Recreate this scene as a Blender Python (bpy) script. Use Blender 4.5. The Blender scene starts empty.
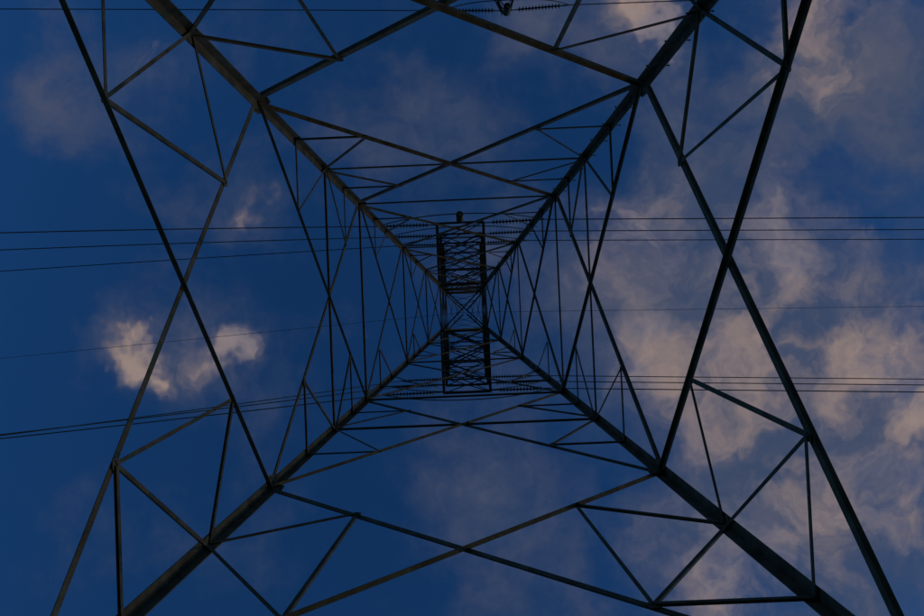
import bpy, math, random
from mathutils import Vector, Matrix
random.seed(7)
sc=bpy.context.scene
sc.view_settings.view_transform='Standard'; sc.view_settings.look='None'; sc.view_settings.exposure=0
COL=sc.collection

# ---------------------------------------------------------------- helpers
class Acc:
    def __init__(s): s.v=[]; s.f=[]
    def add(s,vs,fs):
        b=len(s.v); s.v.extend([tuple(x) for x in vs]); s.f.extend([tuple(b+i for i in f) for f in fs])
    def prism(s,prof,p,q,u,v):
        n=len(prof); k=max(1,int((q-p).length/.7))
        vs=[];fs=[]
        for j in range(k+1):
            c=p.lerp(q,j/k); vs+=[c+u*a+v*b for a,b in prof]
        for j in range(k):
            o=j*n
            fs+=[(o+i,o+(i+1)%n,o+n+(i+1)%n,o+n+i) for i in range(n)]
        fs+= [tuple(range(n-1,-1,-1)),tuple(range(k*n,k*n+n))]
        s.add(vs,fs)
    def obj(s,name,mat,parent=None,smooth=False):
        me=bpy.data.meshes.new(name); me.from_pydata(s.v,[],s.f); me.materials.append(mat)
        if smooth:
            for p in me.polygons: p.use_smooth=True
        o=bpy.data.objects.new(name,me); COL.objects.link(o)
        if parent: o.parent=parent
        return o
def V(*a): return Vector(a)
def angle(acc,p,q,size,n,off=0.0,flip=1,t=None,trim=0.0):
    """steel angle section from p to q: one flange in the plane with normal n, one pointing to -n*flip"""
    size*=.89
    t=t or max(.006,size*.11)
    d=(q-p).normalized(); u=d.cross(n).normalized(); m=n-d*n.dot(d); m.normalize()
    p=p+m*off+d*trim; q=q+m*off-d*trim
    h=size/2; g=size*.8
    prof=[(-h,0),(h,0),(h,-t),(-h+t,-t),(-h+t,-g),(-h,-g)]
    if flip<0: prof=[(a,-b) for a,b in prof]
    acc.prism(prof,p,q,u,m)
def corner(acc,p,q,size,sx,sy,t):
    """leg angle: outer corner along p-q, flanges toward the tower axis"""
    prof=[(0,0),(size,0),(size,t),(t,t),(t,size),(0,size)]
    acc.prism(prof,p,q,V(-sx,0,0),V(0,-sy,0))
def plate(acc,c,n,tng,hw,hh,t,off,cut=.3):
    n=n.normalized(); u=(tng-n*tng.dot(n)).normalized(); v=n.cross(u)
    pr=[(-hw,-hh*(1-cut)),(-hw*(1-cut),-hh),(hw*(1-cut),-hh),(hw,-hh*(1-cut)),(hw,hh*(1-cut)),(hw*(1-cut),hh),(-hw*(1-cut),hh),(-hw,hh*(1-cut))]
    acc.prism(pr,c+n*off,c+n*(off+t),u,v)
def boltheads(acc,c,n,tng,pts,r=.017,h=.016):
    n=n.normalized(); u=(tng-n*tng.dot(n)).normalized(); v=n.cross(u)
    hexa=[(math.cos(k*math.pi/3)*r,math.sin(k*math.pi/3)*r) for k in range(6)]
    for x,y,o in pts:
        cc=c+u*x+v*y+n*o
        acc.prism(hexa,cc,cc-n*h,u,v)
def tube(acc,pts,r,seg=6):
    k=len(pts)
    vs=[];fs=[]
    for i,p in enumerate(pts):
        d=(pts[min(i+1,k-1)]-pts[max(i-1,0)]).normalized()
        a=d.cross(V(0,0,1)); 
        if a.length<1e-3: a=d.cross(V(0,1,0))
        a.normalize(); b=d.cross(a)
        for j in range(seg):
            th=2*math.pi*j/seg; vs.append(p+a*math.cos(th)*r+b*math.sin(th)*r)
    for i in range(k-1):
        for j in range(seg):
            fs.append((i*seg+j,i*seg+(j+1)%seg,(i+1)*seg+(j+1)%seg,(i+1)*seg+j))
    acc.add(vs,fs)
def revolve(acc,p,d,prof,seg=12):
    d=d.normalized(); a=d.cross(V(0,0,1)); 
    if a.length<1e-3: a=V(1,0,0)
    a.normalize(); b=d.cross(a); vs=[];fs=[]
    for x,r in prof:
        for j in range(seg):
            th=2*math.pi*j/seg; vs.append(p+d*x+a*math.cos(th)*r+b*math.sin(th)*r)
    for i in range(len(prof)-1):
        for j in range(seg):
            fs.append((i*seg+j,i*seg+(j+1)%seg,(i+1)*seg+(j+1)%seg,(i+1)*seg+j))
    acc.add(vs,fs)

# ---------------------------------------------------------------- materials
def mat(name,c1,c2,rough=.6,metal=0.0,scale=4):
    m=bpy.data.materials.new(name); m.use_nodes=True; nt=m.node_tree; b=nt.nodes['Principled BSDF']
    tc=nt.nodes.new('ShaderNodeTexCoord'); no=nt.nodes.new('ShaderNodeTexNoise'); no.inputs['Scale'].default_value=scale; no.inputs['Detail'].default_value=5; no.inputs['Roughness'].default_value=.65
    r=nt.nodes.new('ShaderNodeValToRGB'); r.color_ramp.elements[0].position=.35; r.color_ramp.elements[1].position=.68
    r.color_ramp.elements[0].color=(*c1,1); r.color_ramp.elements[1].color=(*c2,1)
    nt.links.new(tc.outputs['Object'],no.inputs['Vector']); nt.links.new(no.outputs['Fac'],r.inputs['Fac']); nt.links.new(r.outputs['Color'],b.inputs['Base Color'])
    b.inputs['Roughness'].default_value=rough; b.inputs['Metallic'].default_value=metal
    return m
STEEL=mat('weathered_steel',(.12,.058,.03),(.24,.145,.09),.75,.0,3)
STEEL.node_tree.nodes['Principled BSDF'].inputs['Specular IOR Level'].default_value=.25
WIRE=mat('aluminium_wire',(.08,.08,.08),(.14,.14,.14),.6,.0,2)
INS=mat('insulator_porcelain',(.06,.045,.04),(.11,.09,.08),.35,0,5)
CONC=mat('concrete',(.25,.24,.22),(.36,.35,.32),.9,0,6)
GRASS=mat('dry_grass',(.05,.055,.025),(.10,.09,.045),1,0,.6)

# ---------------------------------------------------------------- tower
K=.151; W0=5.85
Z0,Z1,Z2,ZC=7.44,13.81,20.23,31.85
ZG=-1.6
def w(z): return W0-K*z
WC=w(ZC)
FACES=[(V(-1,0,0),V(0,1,0)),(V(1,0,0),V(0,1,0)),(V(0,-1,0),V(1,0,0)),(V(0,1,0),V(1,0,0))]
def build_tower(org,levels,ztop,TF=1.0,name='transmission_tower'):
    root=bpy.data.objects.new(name,None); COL.objects.link(root); root.location=org
    legs,br,gs,arms,bolts,ins,jump,foot=[Acc() for _ in range(8)]
    segs=[(ZG,Z0,.205),(Z0,Z1,.188),(Z1,Z2,.163),(Z2,25.2,.148),(25.2,ZC,.13)]
    for sx in(-1,1):
        for sy in(-1,1):
            for a,b,s in segs:
                corner(legs,V(sx*w(a),sy*w(a),a),V(sx*w(b),sy*w(b),b),s,sx,sy,s*.1)
                if b<ZC:
                    c=V(sx*w(b),sy*w(b),b)
                    d=V(-sx*K,-sy*K,1).normalized()
                    corner(legs,c-d*.35+V(sx,sy,0)*.012,c+d*.35+V(sx,sy,0)*.012,s*.95,sx,sy,.011)
            corner(legs,V(sx*WC,sy*WC,ZC),V(sx*WC,sy*WC,ztop),.10,sx,sy,.012)
            corner(legs,V(sx*WC,sy*WC,ztop),V(sx*.12,sy*.12,ztop+3.2),.07,sx,sy,.008)
            revolve(foot,V(sx*w(ZG),sy*w(ZG),ZG-.3),V(0,0,1),[(0,0.001),(0,.55),(.55,.42),(.6,.38),(.6,.001)],20)
    for fi,(n0,t) in enumerate(FACES):
        n=(n0+V(0,0,K)).normalized()
        def P(z,s): return n0*w(z)+t*(s*w(z))+V(0,0,z)
        def L(a,b,f): return a+(b-a)*f
        def onz(a,b,z): return L(a,b,(z-a.z)/(b.z-a.z))
        def X(za,zb,size,off=-.03):
            A1,A2=P(za,-1),P(zb,1); B1,B2=P(za,1),P(zb,-1)
            angle(br,A1,A2,size,n,off,1,trim=.06); angle(br,B1,B2,size,n,off+.014,-1,trim=.06)
            wa,wb=w(za),w(zb); zx=za+(zb-za)*wa/(wa+wb)
            c=onz(A1,A2,zx)
            plate(gs,c,n,t,size*.62,size*.62,.008,off+.0005-.001,.35)
            boltheads(gs,c,n,t,[(-.02,-.02,off-.01),(.025,.02,off-.01)])
            for s in(-1,1):   # gussets where the diagonals meet the legs
                for z in (za,zb):
                    if z<25: plate(gs,P(z,s)-t*s*.13,n,t,.12*size/.12+.02,.15*size/.12+.02,.009,-.0155,.35)
            return zx,(A1,A2),(B1,B2)
        X(ZG+.1,Z0,.12)
        zx,A,B=X(Z0,Z1,.114)
        zq=(zx+Z1)/2; zp=(Z0+zx)/2; zr=zx+.45; rs=.064
        for s,(D,E) in ((-1,(A,B)),(1,(B,A))):
            p_=onz(D[0],D[1],zp); q_=onz(E[0],E[1],zq); r_=P(zr,s); s_=P(zp,s)
            for i,(a,b) in enumerate(((p_,q_),(p_,r_),(q_,r_),(p_,s_))):
                angle(br,a,b,rs if i else rs*1.12,n,-.045-.009*i,-1,trim=.03)
            for c in (p_,q_):
                plate(gs,c,n,t,.075,.065,.007,-.044,.3)
                boltheads(gs,c,n,t,[(-.03,.0,-.044),(.03,.015,-.044),(0,-.03,-.044)])
            plate(gs,r_-t*s*.09,n,t,.09,.09,.008,-.034,.25)
        zx,A,B=X(Z1,Z2,.09)
        angle(br,P(zx,-1),P(zx,1),.066,n,-.05,-1,trim=.05)
        zl=(Z1+zx)/2; zu=(zx+Z2)/2
        for s,(D,E) in ((-1,(A,B)),(1,(B,A))):
            a=onz(D[0],D[1],zl); b=onz(E[0],E[1],zu)
            angle(br,a,P(zl,s),.052,n,-.06,-1,trim=.03)
            angle(br,a,P(zx,s),.052,n,-.068,-1,trim=.03)
            angle(br,b,P(zx,s),.052,n,-.076,-1,trim=.03)
            angle(br,b,P(zu,s),.048,n,-.06,-1,trim=.03)
            plate(gs,a,n,t,.06,.055,.006,-.058,.3)
        angle(br,P(Z2,-1),P(Z2,1),.068,n,-.05,-1,trim=.05)
        for za,zb,sz in ((Z2,25.2,.072),(25.2,28.9,.066),(28.9,ZC,.06)):
            zx,A,B=X(za,zb,sz)
            angle(br,P(zb,-1),P(zb,1),.06,n,-.05,-1,trim=.05)
            if za<28:
                zl=(za+zx)/2
                for s,D in((-1,A),(1,B)):
                    a=onz(D[0],D[1],zl)
                    angle(br,a,P(zl,s),.045,n,-.06,-1,trim=.02); angle(br,a,P(zx,s),.045,n,-.068,-1,trim=.02)
        def Q(z,s): return n0*WC+t*(s*WC)+V(0,0,z)
        k=int(round((ztop-ZC)/2.0)); hz=(ztop-ZC)/k
        for i in range(k):
            za=ZC+i*hz; zb=za+hz
            angle(br,Q(za,-1),Q(zb,1),.046,n0,-.02,1,trim=.05); angle(br,Q(za,1),Q(zb,-1),.046,n0,-.008,-1,trim=.05)
            if i%2: angle(br,Q(zb,-1),Q(zb,1),.046,n0,-.03,-1,trim=.05)
        def T(z,s):
            f=(z-ztop)/3.2; ww=WC+(.12-WC)*f
            return n0*ww+t*(s*ww)+V(0,0,z)
        for a,b in ((0,1.3),(1.3,2.3)):
            angle(br,T(ztop+a,-1),T(ztop+b,1),.04,n0,-.02,1); angle(br,T(ztop+a,1),T(ztop+b,-1),.04,n0,-.006,-1)
    up=V(0,0,1)
    h=w(ZC)-.06; z=ZC
    angle(br,V(-h,-h,z),V(h,h,z),.062,up,-.1,1); angle(br,V(-h,h,z),V(h,-h,z),.062,up,-.086,-1)
    # crossarms
    for li,(z,ln) in enumerate(levels):
        for sy in (-1,1):
            y0=sy*WC; y1=sy*ln; zt=z+1.9
            for sx in(-1,1):
                x=sx*WC
                b0,b1=V(x,y0,z),V(x*TF,y1,z); t0,t1=V(x,y0,zt),V(x*TF,y1,z+.28)
                angle(arms,b0,b1,.11,V(0,0,-1),.0,-1 if sx*sy>0 else 1)
                angle(arms,t0,t1,.07,V(sx,0,0),-.01,1)
                m=3
                for i in range(m):
                    f,g=i/m,(i+1)/m
                    angle(arms,b0.lerp(b1,f) if i%2 else t0.lerp(t1,f), t0.lerp(t1,g) if i%2 else b0.lerp(b1,g),.04,V(sx,0,0),-.03,-1)
                plate(arms,V(x*TF,y1-sy*.12,z+.12),V(sx,0,0),V(0,1,0),.2,.2,.016,.006,.3)
            m=4 if li==0 else 3
            def pt(s,ff): return V(s*WC*(1+(TF-1)*ff),y0+(y1-y0)*ff,z)
            for i in range(m):
                f,g=i/m,(i+1)/m
                angle(arms,pt(-1,f),pt(1,g),.046,V(0,0,-1),-.016,-1,trim=.03); angle(arms,pt(1,f),pt(-1,g),.046,V(0,0,-1),-.03,-1,trim=.03)
                angle(arms,pt(-1,g),pt(1,g),.05 if g<1 else .10,V(0,0,-1),-.046,-1,trim=.02)
            def pu(s,ff): return V(s*WC*(1+(TF-1)*ff),y0+(y1-y0)*ff,zt+(z+.28-zt)*ff)
            for i in range(3):
                s=1 if i%2 else -1
                angle(arms,pu(s,i/3),pu(-s,(i+1)/3),.04,V(0,0,-1),-.016,-1,trim=.03)
            angle(arms,V(-WC,y0,z),V(WC,y0,z),.15 if sy<0 else .10,V(0,0,-1),-.06,-1,trim=.02)
    z=ZG+2.5; i=0
    while z<ztop:
        ww=w(z) if z<ZC else WC
        c=V(ww,-ww,z)
        d=V(1,0,0) if i%2 else V(0,-1,0)
        e=c+(V(0,.06,0) if i%2 else V(-.06,0,0))
        tube(bolts,[e-d*.03,e+d*.16],.010,6); tube(bolts,[e+d*.155,e+d*.175],.018,6)
        z+=.42; i+=1
    ends=[]
    for li,(z,ln) in enumerate(levels):
        for sy in(-1,1):
            pair=[]
            for sx in(-1,1):
                p=V(sx*WC*TF+sx*.05,sy*(ln-.06),z-.02); d=V(sx,0,-.10).normalized()
                tube(ins,[p,p+d*.35],.025)
                prof=[(0.3,.03)]
                for i in range(13):
                    x=.35+i*.146
                    prof+=[(x,.035),(x+.02,.06),(x+.05,.122),(x+.062,.125),(x+.072,.09),(x+.08,.035)]
                prof.append((2.3,.03))
                revolve(ins,p,d,prof,12)
                tube(ins,[p+d*2.28,p+d*2.62],.035)
                e=p+d*2.6
                pair.append(e); ends.append((e+Vector(org),sx,sy,li))
            a,b=pair
            N=22
            pts=[]
            for i in range(N+1):
                f=i/N; q=a.lerp(b,f); q.z-=1.25*(1-abs(2*f-1)**2.6); q.y+=sy*.22*(1-abs(2*f-1)**2)
                pts.append(q)
            tube(jump,pts,.024)
            if (li==0 and len(levels)==1) or (li==0 and sy<0):
                # post insulator steadying the jumper loop
                p=V(.0,sy*(ln+.08),z); pr=[(0,.08),(.1,.08),(.1,.04)]
                for i in range(7):
                    x=.12+i*.14; pr+=[(x,.05),(x+.02,.09),(x+.05,.16),(x+.062,.165),(x+.072,.12),(x+.08,.05)]
                pr.append((1.25,.06)); revolve(ins,p,V(0,sy*.12,-1),pr,12)
    for ac,nm,m in ((legs,'legs',STEEL),(br,'bracing',STEEL),(gs,'gusset_plates',STEEL),(arms,'crossarms',STEEL),(bolts,'step_bolts',STEEL),(foot,'footings',CONC)):
        ac.obj(nm,m,root)
    ins.obj('insulator_strings',INS,root,True); jump.obj('jumper_loops',WIRE,root,True)
    return root,ends

tower,ends=build_tower(V(0,0,0),[(ZC+.05,3.78),(36.0,3.8),(40.0,3.8)],42.2)
tower2,ends2=build_tower(V(2.45,-17.0,0),[(ZC+.05,3.85)],34.0,TF=.16)

# ---------------------------------------------------------------- conductors
def power_line(p,dx,dydx,slope,length=90,r=.023,sagf=.0):
    acc=Acc(); pts=[]
    N=60
    for i in range(N+1):
        s=length*i/N
        z=p.z-slope*s+slope*s*s/(2*length)*sagf
        pts.append(V(p.x+dx*s,p.y+dydx*s,z))
    tube(acc,pts,r,6)
    return acc.obj('power_line',WIRE)
LS={(-1,0):(.50,.033),(-1,1):(.42,.033),(-1,2):(.14,.033),(1,0):(.47,.037),(1,1):(.64,.037),(1,2):(.76,.052)}
for e,sx,sy,li in ends:
    if sx>0: power_line(e,1,.047,.06,120,sagf=1)
    else:
        s,dy=LS[(sy,li)]
        power_line(e,-1,dy,s,55,sagf=1.15)
for e,sx,sy,li in ends2:
    power_line(e,sx,.03*sx,.05,120,sagf=1)
top=V(0,0,45.3)
power_line(top,1,.03,.05,120,r=.012,sagf=1); power_line(top,-1,.06,.25,70,r=.012,sagf=1)

# ---------------------------------------------------------------- ground
g=Acc(); N=60; S=3000
def gh(x,y):
    r=math.hypot(x,y); return ZG-.02+(0 if r<30 else min(1,(r-30)/300)*(6*math.sin(x*.004)*math.cos(y*.005)))
cs=[math.copysign(abs(i/N)**2.5*S,i) for i in range(-N,N+1)]
for y in cs:
    for x in cs: g.v.append((x,y,gh(x,y)))
M=2*N+1
for j in range(M-1):
    for i in range(M-1): g.f.append((j*M+i,j*M+i+1,(j+1)*M+i+1,(j+1)*M+i))
g.obj('ground',GRASS,None,True)

# ---------------------------------------------------------------- world
SE=math.radians(7); SAZ=math.radians(70)
wd=bpy.data.worlds.new('sky'); sc.world=wd; wd.use_nodes=True; nt=wd.node_tree; nt.nodes.clear()
try:
    wd.cycles.sampling_method='MANUAL'; wd.cycles.sample_map_resolution=128
except Exception as e: print(e)
nn=nt.nodes.new; lk=nt.links.new
def val(x,sock):
    if isinstance(x,(int,float)): sock.default_value=x
    else: lk(x,sock)
def math_(op,a,b=0,c=None,clamp=False):
    n=nn('ShaderNodeMath'); n.operation=op; n.use_clamp=clamp; val(a,n.inputs[0]); val(b,n.inputs[1])
    if c is not None: val(c,n.inputs[2])
    return n.outputs[0]
sky=nn('ShaderNodeTexSky'); sky.sky_type='NISHITA'; sky.sun_disc=False; sky.sun_elevation=SE; sky.sun_rotation=SAZ
tc=nn('ShaderNodeTexCoord'); sep=nn('ShaderNodeSeparateXYZ'); lk(tc.outputs['Generated'],sep.inputs[0])
zz=math_('MAXIMUM',sep.outputs[2],.08)
u=math_('DIVIDE',sep.outputs[0],zz); v=math_('DIVIDE',sep.outputs[1],zz)
cmb=nn('ShaderNodeCombineXYZ'); lk(u,cmb.inputs[0]); lk(v,cmb.inputs[1])
uv=cmb.outputs[0]
def noise(scale,detail,rough,dist=0,offs=(0,0,0),src=None):
    mp=nn('ShaderNodeMapping'); mp.inputs['Location'].default_value=offs; lk(src or uv,mp.inputs[0])
    n=nn('ShaderNodeTexNoise'); n.noise_dimensions='2D'; n.inputs['Scale'].default_value=scale; n.inputs['Detail'].default_value=detail; n.inputs['Roughness'].default_value=rough; n.inputs['Distortion'].default_value=dist
    lk(mp.outputs[0],n.inputs['Vector']); return n
wn=noise(6,4,.6)
vm=nn('ShaderNodeVectorMath'); vm.operation='SUBTRACT'; lk(wn.outputs['Color'],vm.inputs[0]); vm.inputs[1].default_value=(.5,.5,.5)
vs=nn('ShaderNodeVectorMath'); vs.operation='SCALE'; lk(vm.outputs[0],vs.inputs[0]); vs.inputs['Scale'].default_value=.2
va=nn('ShaderNodeVectorMath'); va.operation='ADD'; lk(uv,va.inputs[0]); lk(vs.outputs[0],va.inputs[1])
wuv=va.outputs[0]
def blobs(lst):
    """clouds of the layer: position in the cloud plane (tangent of zenith angle x1000), radii, weight"""
    acc=None
    for x,y,rx,ry,amp in lst:
        mp=nn('ShaderNodeMapping'); mp.vector_type='POINT'
        mp.inputs['Scale'].default_value=(1000/rx,1000/ry,0); mp.inputs['Location'].default_value=(-x/rx,-y/ry,0); lk(wuv,mp.inputs[0])
        ln=nn('ShaderNodeVectorMath'); ln.operation='LENGTH'; lk(mp.outputs[0],ln.inputs[0])
        mr=nn('ShaderNodeMapRange'); mr.interpolation_type='SMOOTHSTEP'; lk(ln.outputs['Value'],mr.inputs[0])
        mr.inputs[1].default_value=0; mr.inputs[2].default_value=1; mr.inputs[3].default_value=amp; mr.inputs[4].default_value=0
        acc=mr.outputs[0] if acc is None else math_('MAXIMUM',acc,mr.outputs[0])
    return acc
def px(x,y,rx,ry,a):   # bearing -> cloud-plane coordinates
    X=(x-468)/.719; Y=(y-325)/.719
    return (X-.042*Y*1,Y+.042*X,rx/.719,ry/.719,a)
bright=blobs([px(*b) for b in [
 (138,346,50,78,1.35),(220,358,85,52,1.4),(245,188,42,52,1.15),(143,50,50,45,.75),(645,15,65,70,1.35),(812,70,90,65,1.15),(800,5,170,65,1.0),
 (655,370,110,90,1.3),(745,365,160,100,1.25),(845,350,160,115,1.25),(905,430,80,55,1.5),(640,235,130,130,1.0),(790,260,200,130,1.0),(700,410,130,80,1.15),(860,500,200,140,1.1),(750,560,220,130,1.0)]])
haze=blobs([px(*b) for b in [
 (740,330,350,270,1.6),(700,210,220,200,1.35),(850,80,240,180,1.3),(800,500,330,260,1.6),(200,350,180,110,.85),(240,190,90,100,.7),(120,60,170,140,.7),
 (360,120,210,130,.75),(560,40,220,130,.9),(520,520,270,170,.7),(440,110,160,130,.6),(120,550,220,140,.3),(640,60,150,150,1.1)]])
n1=noise(8,9,.6,0,(3.1,1.7,0),wuv).outputs['Fac']
n2=noise(4.6,7,.58,0,(7.3,2.2,0)).outputs['Fac']
def sstep(x,a,b):
    mr=nn('ShaderNodeMapRange'); mr.interpolation_type='SMOOTHSTEP'; val(x,mr.inputs[0]); mr.inputs[1].default_value=a; mr.inputs[2].default_value=b; return mr.outputs[0]
db=sstep(math_('MULTIPLY_ADD',bright,.62,math_('MULTIPLY',n1,1.35)),.90,1.62)
dh=sstep(math_('MULTIPLY_ADD',haze,.55,math_('MULTIPLY_ADD',n2,1.1,math_('MULTIPLY',n1,.3))),.72,1.5)
def mix(f,a,b):
    n=nn('ShaderNodeMix'); n.data_type='RGBA'; val(f,n.inputs[0])
    for s,x in ((n.inputs[6],a),(n.inputs[7],b)):
        if isinstance(x,tuple): s.default_value=(*x,1)
        else: lk(x,s)
    return n.outputs[2]
cloudcol=mix(sstep(n2,.38,.62),(.185,.165,.20),(.30,.225,.20))
hazecol=mix(sstep(n1,.32,.68),(.046,.068,.130),(.082,.092,.140))
bs=nn('ShaderNodeBackground'); hs=nn('ShaderNodeMix'); hs.data_type='RGBA'; hs.blend_type='MULTIPLY'; hs.inputs[0].default_value=1
lk(sky.outputs[0],hs.inputs[6]); hs.inputs[7].default_value=(.22,.78,1.78,1)
lk(hs.outputs[2],bs.inputs[0]); bs.inputs[1].default_value=.061
bc=nn('ShaderNodeBackground'); lk(mix(db,hazecol,cloudcol),bc.inputs[0]); bc.inputs[1].default_value=1
cov=math_('MAXIMUM',math_('MULTIPLY',dh,.9),db)
ms=nn('ShaderNodeMixShader'); lk(cov,ms.inputs[0]); lk(bs.outputs[0],ms.inputs[1]); lk(bc.outputs[0],ms.inputs[2])
out=nn('ShaderNodeOutputWorld'); lk(ms.outputs[0],out.inputs[0])

sd=bpy.data.lights.new('sun','SUN'); sd.energy=.12; sd.angle=math.radians(.5); sd.color=(1,.66,.42)
so=bpy.data.objects.new('sun',sd); COL.objects.link(so)
dirv=V(math.sin(SAZ)*math.cos(SE),math.cos(SAZ)*math.cos(SE),math.sin(SE))
so.rotation_euler=(-dirv).to_track_quat('-Z','Y').to_euler(); so.location=(30,30,60)

# ---------------------------------------------------------------- camera
a,b,gg=-.02318,.00769,-.04237
Rx=Matrix(((1,0,0),(0,math.cos(a),-math.sin(a)),(0,math.sin(a),math.cos(a))))
Ry=Matrix(((math.cos(b),0,math.sin(b)),(0,1,0),(-math.sin(b),0,math.cos(b))))
Rz=Matrix(((math.cos(gg),-math.sin(gg),0),(math.sin(gg),math.cos(gg),0),(0,0,1)))
Mx=Rz@Rx@Ry
cd=bpy.data.cameras.new('camera'); cam=bpy.data.objects.new('camera',cd); COL.objects.link(cam)
c2w=Matrix((Mx[0],-Mx[1],-Mx[2])).transposed()
cam.matrix_world=Matrix.Translation((.16976,.76741,0))@c2w.to_4x4()
cd.lens=28; cd.sensor_width=36; cd.clip_start=.05; cd.clip_end=10000
sc.camera=cam
